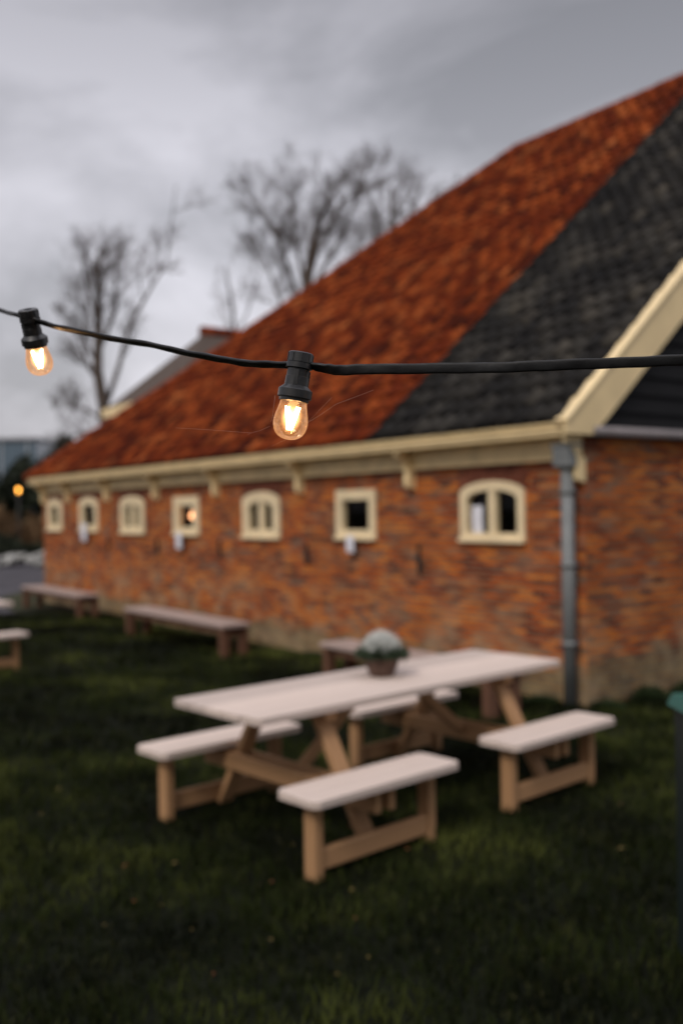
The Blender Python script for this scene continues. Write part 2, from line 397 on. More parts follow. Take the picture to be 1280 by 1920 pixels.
# fallen leaves, a few dozen small ones
M_leaf = [simple('yellow_leaf', (.16, .12, .035), .7, .3, .3, 30), simple('brown_leaf', (.20, .075, .03), .7, .3, .3, 30)]
for k in range(34):
    y = random.uniform(3.6, 7.5); x = random.uniform(-.33, .36) * y
    m = MB(); s_ = random.uniform(.009, .017); pr = [(0, -1), (.45, -.4), (.55, .2), (.25, .8), (0, 1.25), (-.25, .8), (-.55, .2), (-.45, -.4)]
    vs = [m.bm.verts.new((px * s_, py * s_, .010 * px * px * 2)) for px, py in pr]; cv = m.bm.verts.new((0, 0, -.003))
    for i in range(8): m.bm.faces.new((vs[i], vs[(i + 1) % 8], cv))
    o = m.build('fallen_leaf', M_leaf[k % 3 == 0]); o.location = (x, y, .045); o.rotation_euler = (random.uniform(-.3, .3), random.uniform(-.3, .3), random.uniform(0, 6.28))
    tag(o, 'small dry leaf lying on the dark grass', 'leaf', 'small fallen leaves scattered over the lawn')

# ------------------------------------------------------------------ the barn (local: x = -s along the wall, y inward, z up)
BL, BW, HG, OV, PIT = 14.22, 12.46, 2.53, .28, R(41.35)
barn = tag(empty('barn', C0, math.atan2(-U.y, -U.x)), 'long low red brick barn with cream windows under a huge red and black tiled roof', 'barn')
RT = math.tan(PIT)
WINS = [  # s0, s1, z0, z1, arched, frame width, mullion width, kind
    (.72, 1.61, 1.45, 2.06, 1, .095, .095, 'dark'), (3.02, 3.79, 1.44, 2.03, 0, .12, 0, 'dark'), (5.06, 6.02, 1.42, 2.06, 1, .17, .12, 'dark'),
    (7.32, 8.17, 1.44, 2.04, 0, .17, 0, 'dark'), (9.26, 10.24, 1.44, 2.09, 1, .18, .13, 'blind'), (11.26, 12.17, 1.46, 2.11, 1, .17, 0, 'dark'), (13.11, 13.95, 1.46, 2.11, 1, .2, 0, 'half')]
RISE = .13
def arch(x, w, z1, arched, rise=RISE):
    if not arched: return z1
    q = abs(x) / (w / 2); return z1 - rise * (1 - math.sqrt(max(0, 1 - q * q * .96))) * 1.0
# front wall
m = MB()
def wq(x0, x1, za0, za1, zb0, zb1):  # trapezoid a=left b=right
    m.face([(x0, 0, za0), (x1, 0, zb0), (x1, 0, zb1), (x0, 0, za1)], [(x0, za0), (x1, zb0), (x1, zb1), (x0, za1)])
xs = sorted((-s1, -s0, z0, z1, ar) for s0, s1, z0, z1, ar, *_ in WINS)
cur = -BL; H = 2.42
for x0, x1, z0, z1, ar in xs:
    wq(cur, x0, 0, H, 0, H); n_ = 12 if ar else 1; wdt = x1 - x0; cx = (x0 + x1) / 2
    for i in range(n_):
        a, b = x0 + wdt * i / n_, x0 + wdt * (i + 1) / n_
        wq(a, b, 0, z0, 0, z0); za, zb = arch(a - cx, wdt, z1, ar), arch(b - cx, wdt, z1, ar); wq(a, b, za, H, zb, H)
        m.face([(a, 0, za), (b, 0, zb), (b, .2, zb), (a, .2, za)], [(a, 0), (b, 0), (b, .2), (a, .2)])
    m.face([(x0, 0, z0), (x1, 0, z0), (x1, .2, z0), (x0, .2, z0)], [(x0, 0), (x1, 0), (x1, .2), (x0, .2)])
    for xx in (x0, x1):
        zt = arch(wdt / 2, wdt, z1, ar)
        m.face([(xx, 0, z0), (xx, .2, z0), (xx, .2, zt), (xx, 0, zt)], [(0, z0), (.2, z0), (.2, zt), (0, zt)])
    cur = x1
wq(cur, 0, 0, H, 0, H)
m.build('wall', M_brick, barn, recalc=False)
# gable wall (brick to the ledge), rear and far walls
m = MB()
m.face([(0, 0, 0), (0, BW, 0), (0, BW, H), (0, 0, H)], [(0.1, 0), (BW, 0), (BW, H), (.1, H)]); m.build('wall', M_brick2, barn, recalc=False)
m = MB()
m.face([(-BL, 0, 0), (-BL, BW, 0), (-BL, BW, H), (-BL, 0, H)], [(0, 0), (BW, 0), (BW, H), (0, H)])
m.build('wall', M_brick, barn, recalc=False)
m = MB(); m.face([(-BL, BW, 0), (0, BW, 0), (0, BW, H), (-BL, BW, H)], [(0, 0), (BL, 0), (BL, H), (0, H)]); m.build('wall', M_brick, barn, recalc=False)
# dark boarded gable above the ledge
ZR = HG + (BW / 2 + OV) * RT
m = MB(); zb = 2.47; nb = 32; bh = (ZR - .25 - zb) / nb
for i in range(nb):
    z0, z1 = zb + i * bh, zb + (i + 1) * bh; y0 = max(0.0, (z1 - HG + .12) / RT - OV); y1 = BW - y0
    if y1 - y0 < .2: break
    m.face([(.045, y0, z0), (.045, y1, z0), (.02, y1, z1), (.02, y0, z1)], [(y0, z0), (y1, z0), (y1, z1), (y0, z1)])
    m.face([(.02, y0, z0), (.02, y1, z0), (.045, y1, z0), (.045, y0, z0)])
m.build('weatherboarding', M_tar, barn, recalc=False)
m = MB(); m.tube([(.085, -.0, 2.455), (.085, BW, 2.455)], .045, 12); m.box((.04, BW / 2, 2.455), (.08, BW, .05)); m.build('ledge', M_lead, barn)

# roof: pantiles as real relief
def pantiles(name, mat, x0, x1f, slope_len, orient, tw=.20, th=.27, parent=barn):
    """x0 (right end), x1f(v) -> left end at slope distance v. builds columns of tiles along -x, rows up the slope; orient maps (along,up,h)->local"""
    prof_u = [0, .12, .28, .45, .62, .78, .9, 1]
    prof_h = [.044, .066, .054, .018, 0, .006, .027, .044]
    V = []; F = []; UV = []
    rows = int(slope_len / th) + 1
    for r in range(rows):
        v0 = r * th; v1 = min(v0 + th, slope_len)
        if v1 - v0 < .02: continue
        lim = x1f(v0)
        cols = int((lim - x0) / tw) + 1
        for c in range(cols):
            u0 = x0 + c * tw
            if u0 >= lim: break
            jx, jh, jl = rng.normal(0, .004), rng.normal(0, .0035), rng.normal(0, .006)
            base = len(V); us = []
            for q, hh in zip(prof_u, prof_h):
                u = min(u0 + q * tw, x1f(v0)); us.append((u, hh))
            for (u, hh) in us: V.append(orient(u + jx, v0 - .012 + jl, hh + .002 + jh)); UV.append((u0 + min(.999, (u - u0) / tw) * tw, v0 + .001))
            for (u, hh) in us: V.append(orient(u + jx, v0 - .02 + jl, hh + .028 + jh)); UV.append((u0 + min(.999, (u - u0) / tw) * tw, v0 + .002))
            for (u, hh) in us: V.append(orient(min(u, max(x1f(v1), u0)) + jx, v1, hh + .004 + jh)); UV.append((u0 + min(.999, (u - u0) / tw) * tw, v1 - .001))
            k = len(prof_u)
            for i in range(k - 1):
                F.append((base + i, base + i + 1, base + k + i + 1, base + k + i)); F.append((base + k + i, base + k + i + 1, base + 2 * k + i + 1, base + 2 * k + i))
    return np_mesh(name, np.array(V), np.array(F), 4, mat, parent, np.array(UV), smooth=False)
cosP, sinP = math.cos(PIT), math.sin(PIT)
SL = (BW / 2 + OV) / cosP; XE = BL + .15; HIP = 7.58
def front(u, v, h): return (-u, -OV + v * cosP - h * sinP, HG + v * sinP + h * cosP)
def hipx(v): return XE - HIP * v / SL - .24 * math.sin(math.pi * min(v / SL, 1))
BX = 2.72 + .02
pantiles('roof_tiles', M_black, -.02, lambda v: BX, SL, front)
pantiles('roof_tiles', M_red, BX, hipx, SL, front)
def back(u, v, h): return (-u, BW + OV - v * cosP + h * sinP, HG + v * sinP + h * cosP)
m = MB()
def ru(pts): return m.face(pts, [(p[0], p[1] / cosP) for p in pts])
ru([(.02, BW + OV, HG), (-XE, BW + OV, HG), (-XE + HIP, BW / 2, ZR), (.02, BW / 2, ZR)])
for i in range(12):
    a, b = i / 12, (i + 1) / 12; xa, xb = -hipx(a * SL), -hipx(b * SL); H2 = BW / 2 + OV
    q = [(xa, BW + OV - a * H2, HG + a * H2 * RT), (xa, -OV + a * H2, HG + a * H2 * RT), (xb, -OV + b * H2, HG + b * H2 * RT), (xb, BW + OV - b * H2, HG + b * H2 * RT)]
    m.face(q, [(p[1], a * SL if j < 2 else b * SL) for j, p in enumerate(q)])
m.build('roof_tiles', M_red, barn, recalc=False)
# under-roof deck so no light leaks between tiles
m = MB(); m.face([(.0, -OV + .02, HG - .03), (-XE + .1, -OV + .02, HG - .03), *[(-hipx(k * SL / 6) + .1, -OV + (BW / 2 + OV) * k / 6, HG - .04 + (BW / 2 + OV) * k / 6 * RT) for k in range(1, 6)], (-XE + HIP, BW / 2, ZR - .04), (.0, BW / 2, ZR - .04)]); m.build('roof_deck', M_tar, barn, recalc=False)
# hip ridge tiles and the main ridge
def ridge_tiles(a, b, mat, step=.33, r=.11, sag=0):
    a, b = Vector(a), Vector(b); d = b - a; n_ = int(d.length / step); m = MB()
    sg = lambda t_: Vector((sag * math.sin(math.pi * min(t_, 1)), 0, 0))
    for i in range(n_):
        p, q = a + d * i / n_ + sg(i / n_), a + d * (i + 1.12) / n_ + sg((i + 1.12) / n_); j = Vector((0, 0, random.uniform(-.008, .01)))
        m.tube([p + j, q + j], [r * 1.06, r * .94], 10)
    return m.build('ridge_tiles', mat, barn)
ridge_tiles((-XE + .02, -OV, HG + .0), (-XE + HIP, BW / 2, ZR), M_red, sag=.24); ridge_tiles((-XE + .02, BW + OV, HG), (-XE + HIP, BW / 2, ZR), M_red, sag=.24)
ridge_tiles((-XE + HIP, BW / 2, ZR), (.0, BW / 2, ZR), M_red)

# gutter box, soffit, frieze
m = MB(); PG = [(-OV, 2.415), (-OV, 2.45), (-OV - .02, 2.455), (-OV - .02, 2.475), (-OV - .008, 2.49), (-OV - .03, 2.505), (-OV - .035, 2.53), (-OV + .015, 2.53), (-OV + .015, 2.50), (-.03, 2.50), (-.03, 2.415)]
Mx = Matrix(((0, 0, 1, 0), (1, 0, 0, 0), (0, 1, 0, 0), (0, 0, 0, 1)))
m.prism([(y, z) for y, z in PG], XE + .12, Matrix.Translation((-XE - .03, 0, 0)) @ Mx); m.build('gutter', M_cream, barn)
m = MB(); m.box((-XE / 2 + .15, -.026, 2.30), (XE - .35, .05, .15)); m.box((-XE / 2 + .15, -.03, 2.225), (XE - .35, .075, .02)); m.box((-XE / 2 + .15, -.02, 2.395), (XE - .35, .04, .038)); m.build('frieze_board', M_creamd, barn)
# far return of the gutter along the hip end
m = MB(); m.box((-XE - .04, BW / 2, 2.47), (.1, BW + .4, .11)); m.build('gutter', M_cream, barn)
for s in (2.36, 4.52, 6.72, 8.73, 10.75, 12.69, 14.05, .02):
    m = MB(); wd = .07 if s > .1 else .05
    pr = [(-.055, 2.02), (-.10, 2.03), (-.115, 2.09), (-.10, 2.17), (-.13, 2.26), (-.20, 2.33), (-.245, 2.36), (-.25, 2.412), (-.055, 2.412)]
    m.prism(pr, wd, Matrix.Translation((-s - wd / 2, 0, 0)) @ Mx); m.box((-s, -.03, 2.12), (wd, .06, .22)); m.build('bracket', M_creamd, barn)
for s, z0, z1 in ((2.27, 1.10, 1.42), (4.44, 1.11, 1.38), (6.70, 1.13, 1.39), (8.78, 1.12, 1.38), (10.8, 1.14, 1.38)):
    m = MB(); m.box((-s, -.02, (z0 + z1) / 2), (.035, .03, z1 - z0), None, .004); m.box((-s, -.035, (z0 + z1) / 2), (.055, .03, .06), None, .006)
    m.box((-s + .03, -.014, z0 + .08), (.07, .02, .05)); m.build('wall_anchor', M_iron, barn)
# bargeboard on the gable plane
def rake(y, off): return HG + (y + OV) * RT + off
for side in (0, 1):
    m = MB(); y0, y1 = -.36, BW / 2
    pts = [(y0, rake(y0, .05)), (y1, rake(y1, .05)), (y1, rake(y1, -.37)), (.18, rake(.18, -.37) + .0), (-.02, 2.42), (y0 + .02, 2.42)]
    if side: pts = [(BW - y, z) for y, z in pts][::-1]
    m.prism(pts, .05, Matrix.Translation((.055, 0, 0)) @ Mx, 0)
    # capping strip laid along the top edge
    a, b = (.05, y0 if not side else BW - y0, rake(y0, .07)), (.05, BW / 2, rake(y1, .07))
    m.bar(a, b, .14, .03, .004)
    m.build('bargeboard', M_cream, barn)
# windows
M_fr = simple('window_paint', (.80, .65, .41), .45, .45, .09, 4)
M_arch = simple('arch_brick', (.15, .05, .03), .85, .2, .5, 9)
M_blind = simple('cream_blind', (.50, .40, .22), .8, .2, .15, 3)
def ring(m, outer, inner, y0, y1):
    n_ = len(outer)
    for i in range(n_):
        a, b, c, d = outer[i], outer[(i + 1) % n_], inner[(i + 1) % n_], inner[i]
        m.face([(a[0], y0, a[1]), (b[0], y0, b[1]), (c[0], y0, c[1]), (d[0], y0, d[1])])
        m.face([(d[0], y0, d[1]), (c[0], y0, c[1]), (c[0], y1, c[1]), (d[0], y1, d[1])])
        m.face([(a[0], y0, a[1]), (a[0], y1, a[1]), (b[0], y1, b[1]), (b[0], y0, b[1])])
for (s0, s1, z0, z1, ar, fw, mw, kind) in WINS:
    cx = -(s0 + s1) / 2; wd = s1 - s0
    K = 16
    def outline(w_, zb, zt, rise):
        pts = [(cx - w_ / 2, zb), (cx + w_ / 2, zb)]
        for i in range(K + 1):
            x = w_ / 2 - w_ * i / K; pts.append((cx + x, arch(x, w_, zt, ar, rise)))
        return pts
    oo = outline(wd - .004, z0 + .002, z1 - .002, RISE); ii = outline(wd - 2 * fw, z0 + min(fw, .13), z1 - min(fw, .14), RISE * .75)
    m = MB(); ring(m, oo, ii, -.025, .06)
    fr = m.build('window', M_fr, barn)
    if ar:
        m = MB(); nv = 13
        for i in range(nv):
            xx = -wd / 2 - .04 + (wd + .08) * (i + .5) / nv; zt = arch(xx, wd + .12, z1, 1, RISE + .02); a = -xx / wd * .55
            m.box((cx + xx, -.004, zt + .085), (.062, .02, .19), Matrix.Rotation(-a, 3, 'Y'), .003)
        m.build('brick_arch', M_arch, barn)
    if mw:
        m = MB(); m.box((cx, .018, (z0 + z1) / 2), (mw, .07, z1 - z0 - .10), None, .005); m.build('mullion', M_fr, fr)
    m = MB(); m.box((cx, -.03, z0 + .02), (wd + .01, .06, .04), None, .004); m.build('sill', M_fr, fr)
    m = MB()
    zi0 = z0 + min(fw, .13); zi1 = z1 - min(fw, .14)
    m.face([(cx - wd / 2 + fw * .6, .045, zi0 - .03), (cx + wd / 2 - fw * .6, .045, zi0 - .03), (cx + wd / 2 - fw * .6, .045, zi1 + .03), (cx - wd / 2 + fw * .6, .045, zi1 + .03)])
    m.build('pane', M_pane, fr)
    if kind in ('blind', 'half'):
        m = MB(); zt = zi1 + .03 if kind == 'blind' else (zi0 + zi1) / 2 + .02
        m.face([(cx - wd / 2 + fw * .5, .055, zi0 - .03), (cx + wd / 2 - fw * .5, .055, zi0 - .03), (cx + wd / 2 - fw * .5, .055, zt), (cx - wd / 2 + fw * .5, .055, zt)])
        m.build('blind', M_blind, fr)
# rainwater head and downpipe
px, py = -.10, -.125
m = MB(); m.tube([(px, py, .02), (px, py, 2.12)], .058, 16)
for z in (.55, 1.25, 1.9): m.tube([(px, py, z), (px, py, z + .05)], .066, 16); m.box((px, -.05, z + .025), (.03, .1, .03))
pipe = m.build('downpipe', M_zinc, barn)
m = MB(); m.box((px, py - .0, 2.24), (.20, .17, .2), None, .012); m.box((px, py, 2.335), (.22, .19, .03), None, .006); m.lathe([(.05, 2.08), (.06, 2.11), (.10, 2.145)], 16, Matrix.Translation((px, py, 0))); m.tube([(px, py, 2.34), (px, py, 2.42)], .05, 12); m.build('hopper', M_zinc, pipe)

# small things at the windows
def at_barn(s, o, z): return W(s, o, z)
brz = math.atan2(-U.y, -U.x)
def notice(s, o, z0, wd, ht, label):
    m = MB(); n_ = 6
    for i in range(n_):
        a, b = i / n_, (i + 1) / n_; f = lambda q: -.006 * math.sin(q * 3.1)
        m.face([(-wd / 2, f(a), a * ht), (wd / 2, f(a) - .002, a * ht), (wd / 2, f(b) - .002, b * ht), (-wd / 2, f(b), b * ht)])
        m.face([(-wd / 2, f(a) + .003, a * ht), (-wd / 2, f(b) + .003, b * ht), (wd / 2, f(b) + .001, b * ht), (wd / 2, f(a) + .001, a * ht)])
    ob = m.build('notice', M_paper, recalc=False); ob.location = at_barn(s, o, z0); ob.rotation_euler = (0, 0, brz); tag(ob, label, 'paper notice'); return ob
notice(1.40, -.025, 1.545, .15, .27, 'white paper standing in the left pane of the arched window nearest the downpipe')
notice(3.42, .085, 1.30, .15, .19, 'white paper sheet hanging under the square window nearest the downpipe')
notice(7.86, .085, 1.24, .19, .25, 'white paper sheet hanging under the square window with the orange glow')
notice(11.78, .085, 1.30, .25, .32, 'white paper sheet over the sill of the window second from the far end')
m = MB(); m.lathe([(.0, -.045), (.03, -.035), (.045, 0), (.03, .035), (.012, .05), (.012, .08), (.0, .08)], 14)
o = m.build('added_glint_bulb', emit('pane_glint', (1, .40, .17), 16)); o.location = at_barn(7.83, -.14, 1.735); tag(o, 'small bulb added behind the glass of a square window for an orange glint in the pane', 'lamp')  # lit bulb added to stand in for an orange glint in the pane

# ------------------------------------------------------------------ picnic tables
def clip_plank(m, x0, x1, y0, y1, z0, th, clip=(0, 0, 0, 0), bev=.003):
    """plank with clipped corners, order x0y0, x1y0, x1y1, x0y1"""
    P = []
    c = clip
    P += [(x0, y0 + c[0]), (x0 + c[0], y0)] if c[0] else [(x0, y0)]
    P += [(x1 - c[1], y0), (x1, y0 + c[1])] if c[1] else [(x1, y0)]
    P += [(x1, y1 - c[2]), (x1 - c[2], y1)] if c[2] else [(x1, y1)]
    P += [(x0 + c[3], y1), (x0, y1 - c[3])] if c[3] else [(x0, y1)]
    m.prism(P, th, Matrix.Translation((0, 0, z0)), bev)
def make_table():
    T = empty('picnic_table')
    l, wd = 1.284, .391
    m = MB(); n_ = 5; pw = 2 * wd / n_
    for i in range(n_):
        y0, y1 = -wd + i * pw + .004, -wd + (i + 1) * pw - .004
        c = [.022 if i == 0 else 0, .022 if i == 0 else 0, .022 if i == n_ - 1 else 0, .022 if i == n_ - 1 else 0]
        dz = random.uniform(-.001, .001); dx = random.uniform(-.003, .003)
        clip_plank(m, -l + dx, l + dx, y0, y1, .722 + dz, .038, c)
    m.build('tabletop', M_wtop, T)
    for sx in (-1, 1):
        for sy in (-1, 1):
            xa, xb = (.243, 1.28) if sx > 0 else (-1.28, -.243); ya, yb = (.502, .807) if sy > 0 else (-.807, -.502); ym = (ya + yb) / 2
            m = MB(); g = (ya + yb) / 2
            clip_plank(m, xa, xb, ya, g - .002, .395, .038, (.03, .03, 0, 0)); clip_plank(m, xa, xb, g + .002, yb, .395, .038, (0, 0, .03, .03))
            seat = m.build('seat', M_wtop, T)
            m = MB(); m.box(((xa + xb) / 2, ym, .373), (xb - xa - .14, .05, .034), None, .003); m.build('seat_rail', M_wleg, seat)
            for xe in (xa + .115, xb - .115):
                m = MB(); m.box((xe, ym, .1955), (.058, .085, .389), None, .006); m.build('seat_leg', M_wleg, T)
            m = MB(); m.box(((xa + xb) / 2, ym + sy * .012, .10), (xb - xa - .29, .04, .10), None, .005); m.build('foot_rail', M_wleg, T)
            # splayed A-frame leg
            m = MB(); m.bar((sx * .762, sy * .235, .712), (sx * .762, sy * .645, .035), .045, .10, .005, up=(1, 0, 0))
            bmesh.ops.bisect_plane(m.bm, geom=m.bm.verts[:] + m.bm.edges[:] + m.bm.faces[:], plane_co=(0, 0, .7145), plane_no=(0, 0, 1), clear_outer=True)
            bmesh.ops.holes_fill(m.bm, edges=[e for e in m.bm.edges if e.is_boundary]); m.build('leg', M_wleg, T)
        for dx in (-.05, .05):
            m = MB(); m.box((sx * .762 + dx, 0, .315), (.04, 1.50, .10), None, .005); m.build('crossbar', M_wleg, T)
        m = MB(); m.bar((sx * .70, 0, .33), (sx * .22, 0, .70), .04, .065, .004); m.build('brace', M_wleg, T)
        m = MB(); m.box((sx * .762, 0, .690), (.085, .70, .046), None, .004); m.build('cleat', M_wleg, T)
    return T
T = make_table(); T.location = (.2562, 6.0185, 0); T.rotation_euler.z = R(42.54)
tag(T, 'pale wooden picnic table with open bench seats and a planted bowl on top', 'picnic table', 'pale picnic tables on the lawn')
T2 = copy_tree(T); T2.location = (-5.1, 11.05, 0); tag(T2, 'pale wooden picnic table cut off by the left edge of the photo', 'picnic table')

# planted bowl
pot = tag(empty('flower_bowl', (.235, 6.075, .762)), 'dark round bowl planted with silvery and green foliage in the middle of the picnic table', 'plant pot')
m = MB(); m.lathe([(0, 0), (.068, 0), (.075, .01), (.098, .06), (.112, .115), (.118, .118), (.118, .132), (.104, .132), (.098, .10), (0, .10)], 28)
m.build('bowl', simple('dark_terracotta', (.10, .06, .045), .75, .3, .35, 25), pot)
def leafcloud(name, n, cen, rad, ln, wd, mat, parent, up=.4, stems=False):
    V = []; F = []
    for i in range(n):
        d = Vector((random.gauss(0, 1), random.gauss(0, 1), abs(random.gauss(0, 1)) * up + .1)).normalized(); r = random.random() ** .4
        p = Vector(cen) + Vector((d.x * rad[0] * r, d.y * rad[1] * r, d.z * rad[2] * r)); q = (d + Vector((random.gauss(0, .5), random.gauss(0, .5), random.gauss(.2, .4)))).normalized() * ln * random.uniform(.5, 1.3)
        sd_ = q.cross(Vector((random.gauss(0, 1), random.gauss(0, 1), random.gauss(0, 1)))).normalized() * wd
        b = len(V); V += [p - q / 2, p + sd_, p + q / 2, p - sd_]; F.append((b, b + 1, b + 2, b + 3))
    return np_mesh(name, np.array([tuple(v) for v in V]), np.array(F), 4, mat, parent)
leafcloud('green_foliage', 1500, (0, 0, .115), (.16, .16, .095), .07, .007, simple('dark_leaf', (.035, .055, .028), .6, .3, .4, 40), pot)
leafcloud('silver_foliage', 2200, (0, 0, .14), (.115, .115, .125), .075, .0034, simple('silver_leaf', (.62, .63, .60), .7, .3, .3, 40), pot, 1.0)

# ------------------------------------------------------------------ benches along the wall
def make_bench(l=3.0):
    B = empty('wall_bench'); d, hz = .40, .415
    m = MB(); n_ = 3; pw = d / n_
    for i in range(n_): m.box((0, -d / 2 + (i + .5) * pw, hz - .025), (l + random.uniform(-.01, .01), pw - .007, .05), None, .006)
    m.build('seat', M_wold, B)
    for sx in (-1, 1):
        for sy in (-1, 1):
            m = MB(); m.box((sx * (l / 2 - .09), sy * (d / 2 - .07), (hz - .05) / 2 - .001), (.10, .11, hz - .052), None, .006); m.build('leg', M_woldleg, B)
        m = MB(); m.box((sx * (l / 2 - .09), 0, .305), (.05, d - .28, .11), None, .004); m.build('end_rail', M_woldleg, B)
    for sy in (-1, 1):
        m = MB(); m.box((0, sy * .13, .323), (l - .40, .035, .08), None, .004); m.build('side_rail', M_woldleg, B)
    return B
B = make_bench(); specs = [(6.27, .84, 'weathered wooden bench against the brick wall, nearest one seen whole'), (11.84, .56, 'weathered wooden bench against the barn wall at its far end'), (1.42, .84, 'weathered wooden bench by the wall mostly hidden behind the picnic table')]
for i, (s, o_, lab) in enumerate(specs):
    b = (B, None, make_bench(2.55) if i == 2 else None)[i] or copy_tree(B); b.location = W(s, o_); b.rotation_euler.z = brz; tag(b, lab, 'bench', 'weathered benches along the barn wall')

# weeds at the foot of the wall
M_weed = simple('weed_leaf', (.022, .036, .012), .7, .2, .4, 14)
def weed(p, r, h, lab):
    h *= .45; r *= 1.35
    o = leafcloud('weed_clump', int(900 * r / .2), (0, 0, 0), (r, r, h), .06, .009, M_weed, None, 1.0); o.location = p; tag(o, lab, 'weed', 'weeds growing at the foot of the barn wall')
wd_spots = [(W(-.75, -1.2 + 1.1), .20, .26), (W(-.22, -.1), .16, .16), (W(-.12, -1.0), .2, .2), (W(-.14, -2.2), .22, .22), (W(.25, .14), .12, .12), (W(3.9, .15), .12, .12), (W(4.6, .12), .10, .12), (W(9.3, .12), .12, .12)]
wl_ = ['low green weeds at the brick corner beside the downpipe']
weed(C0 + Vector((.62, .42, 0)), .19, .26, 'leafy green weed clump under the gable wall, right of the downpipe')
weed(C0 + Vector((.16, .02, 0)), .13, .12, 'small weed clump at the corner just right of the downpipe')
weed(C0 + Vector((1.15, .75, 0)), .2, .2, 'dark weed clump under the gable wall near the right edge')
weed(W(.42, .14), .13, .13, 'small weed clump just left of the downpipe')
weed(W(4.15, .14), .12, .13, 'small weed clump at the wall between two benches, behind the long table')

# ------------------------------------------------------------------ green bin at the right edge
bin_ = tag(empty('waste_bin', (1.562, 3.62, 0), R(2)), 'dark green box shaped bin with a teal lid at the right edge', 'bin')
M_bin = simple('dark_green_plastic', (.006, .012, .011), .5, .4, .2, 10); M_lid = simple('teal_plastic', (.004, .075, .055), .42, .5, .12, 10)
m = MB(); m.prism([(-.255, -.25), (.255, -.25), (.255, .25), (-.255, .25)], .96, Matrix.Translation((0, 0, .04)), .012); m.box((0, -.262, .55), (.36, .02, .7), None, .008)
for sx in (-1, 1):
    for sy in (-1, 1): m.box((sx * .2, sy * .2, .02), (.06, .06, .04), None, .004)
m.build('body', M_bin, bin_)
m = MB(); pr = [(-.272, 1.0), (.272, 1.0), (.262, 1.02), (.248, 1.045), (-.248, 1.045), (-.262, 1.02)]
m.prism(pr, .56, Matrix(((1, 0, 0, 0), (0, 0, -1, .29), (0, 1, 0, 0), (0, 0, 0, 1)))); m.build('lid', M_lid, bin_)
m = MB(); m.tube([(-.12, -.29, 1.01), (-.12, -.32, 1.01), (.12, -.32, 1.01), (.12, -.29, 1.01)], .011, 8); m.build('handle', M_bin, bin_)

# ------------------------------------------------------------------ bare trees
def make_tree(name, base, trunk, limbs, lab, seed, spread=.6, depth=4, twig=1.0, nsub=(7, 6, 5), grp='bare trees behind the barn', thin=1.05, limb_r=.5):
    """trunk/limbs: lists of (dx, dy, z) polylines from the base; twigs grow on them"""
    rs = random.Random(seed); root = tag(empty(name, base), lab, 'tree', grp)
    mt, mc = MB(), MB()
    def poly(m, pts, r0, r1, n): m.tube(pts, [r0 + (r1 - r0) * i / (len(pts) - 1) for i in range(len(pts))], n, cap=False)
    def grow(pts, r, lvl, length):
        if lvl >= depth: return
        cnt = nsub[min(lvl, len(nsub) - 1)]
        for k in range(cnt):
            t_ = .22 + .78 * (k + rs.random()) / cnt; f = t_ * (len(pts) - 1); i = min(int(f), len(pts) - 2); p = pts[i].lerp(pts[i + 1], f - i); d = (pts[i + 1] - pts[i]).normalized()
            side = Vector((rs.gauss(0, 1), rs.gauss(0, 1), rs.gauss(.15, .5))); side = (side - d * side.dot(d)).normalized()
            dr = (d * (1 - spread) + side * spread + Vector((0, 0, .22))).normalized(); ln = length * rs.uniform(.42, .85) * (1.1 - .45 * t_); rr = max(.006 * thin, r * (1 - .6 * t_) * .55)
            q = [p]; n_ = 4 if lvl < 2 else 3
            for j in range(n_):
                dr = (dr + Vector((rs.gauss(0, .16), rs.gauss(0, .16), rs.gauss(.08, .12)))).normalized(); q.append(q[-1] + dr * ln / n_)
            poly(mc if lvl > 0 else mt, q, rr, max(.004 * thin, rr * .35), 5 if lvl < 1 else 3)
            grow(q, rr, lvl + 1, ln)
    tp = [Vector(p) for p in trunk[0]]; poly(mt, tp, trunk[1], trunk[2], 9); grow(tp[len(tp) // 3:], trunk[2] * 1.6, 1, trunk[3])
    for pts, r0, r1, ln in limbs:
        P = [Vector(p) for p in pts]; r0 *= .72; poly(mt, P, r0, r1, 7); grow(P, r0 * .8, 1, ln * twig)
    a = mt.build('trunk', M_bark, root, recalc=False); b = mc.build('crown', M_twig, root, recalc=False)
    return root
def img(px, py, d):   # helper used once per limb: a point on the tree at distance d
    a, b = px - 640, py - 960; c, s = math.cos(ROLL), math.sin(ROLL); X, Y = a * c - b * s, a * s + b * c
    return Vector((X / F * d, d, CAM_H - Y / F * d))
def T_(base, l, j=0.6):
    r = random.Random(len(l) * 31 + int(l[0][0])); out = []
    for i, (x, y) in enumerate(l): p = img(x, y, base.y); p.y += r.uniform(-j, j) * i * .6; out.append(p - base)
    return out
b1 = img(212, 1000, 36); b1.z = 0
make_tree('bare_tree', b1, (T_(b1, [(212, 1015), (206, 850), (200, 780), (188, 700), (186, 600), (190, 520), (182, 470)], .2), .30, .07, 3.4),
  [(T_(b1, [(200, 760), (222, 690), (240, 620), (285, 545), (300, 480), (345, 380)]), .15, .012, 3.6),
   (T_(b1, [(192, 650), (215, 580), (225, 520), (232, 470)]), .10, .03, 2.4), (T_(b1, [(196, 740), (165, 690), (150, 640), (135, 600)]), .09, .02, 2.4),
   (T_(b1, [(188, 620), (168, 560), (165, 510), (172, 475)]), .09, .03, 2.2), (T_(b1, [(203, 800), (160, 770), (125, 760), (100, 790)]), .08, .02, 2.2), (T_(b1, [(190, 700), (160, 640), (175, 560), (200, 490)]), .09, .03, 2.2),
   (T_(b1, [(204, 830), (170, 810), (140, 820), (120, 850)]), .08, .02, 2.0)],
  'bare dark tree standing left of the barn, one long limb reaching up right', 3, nsub=(9, 9, 7), twig=.68)
b2 = img(575, 900, 46); b2.z = 0
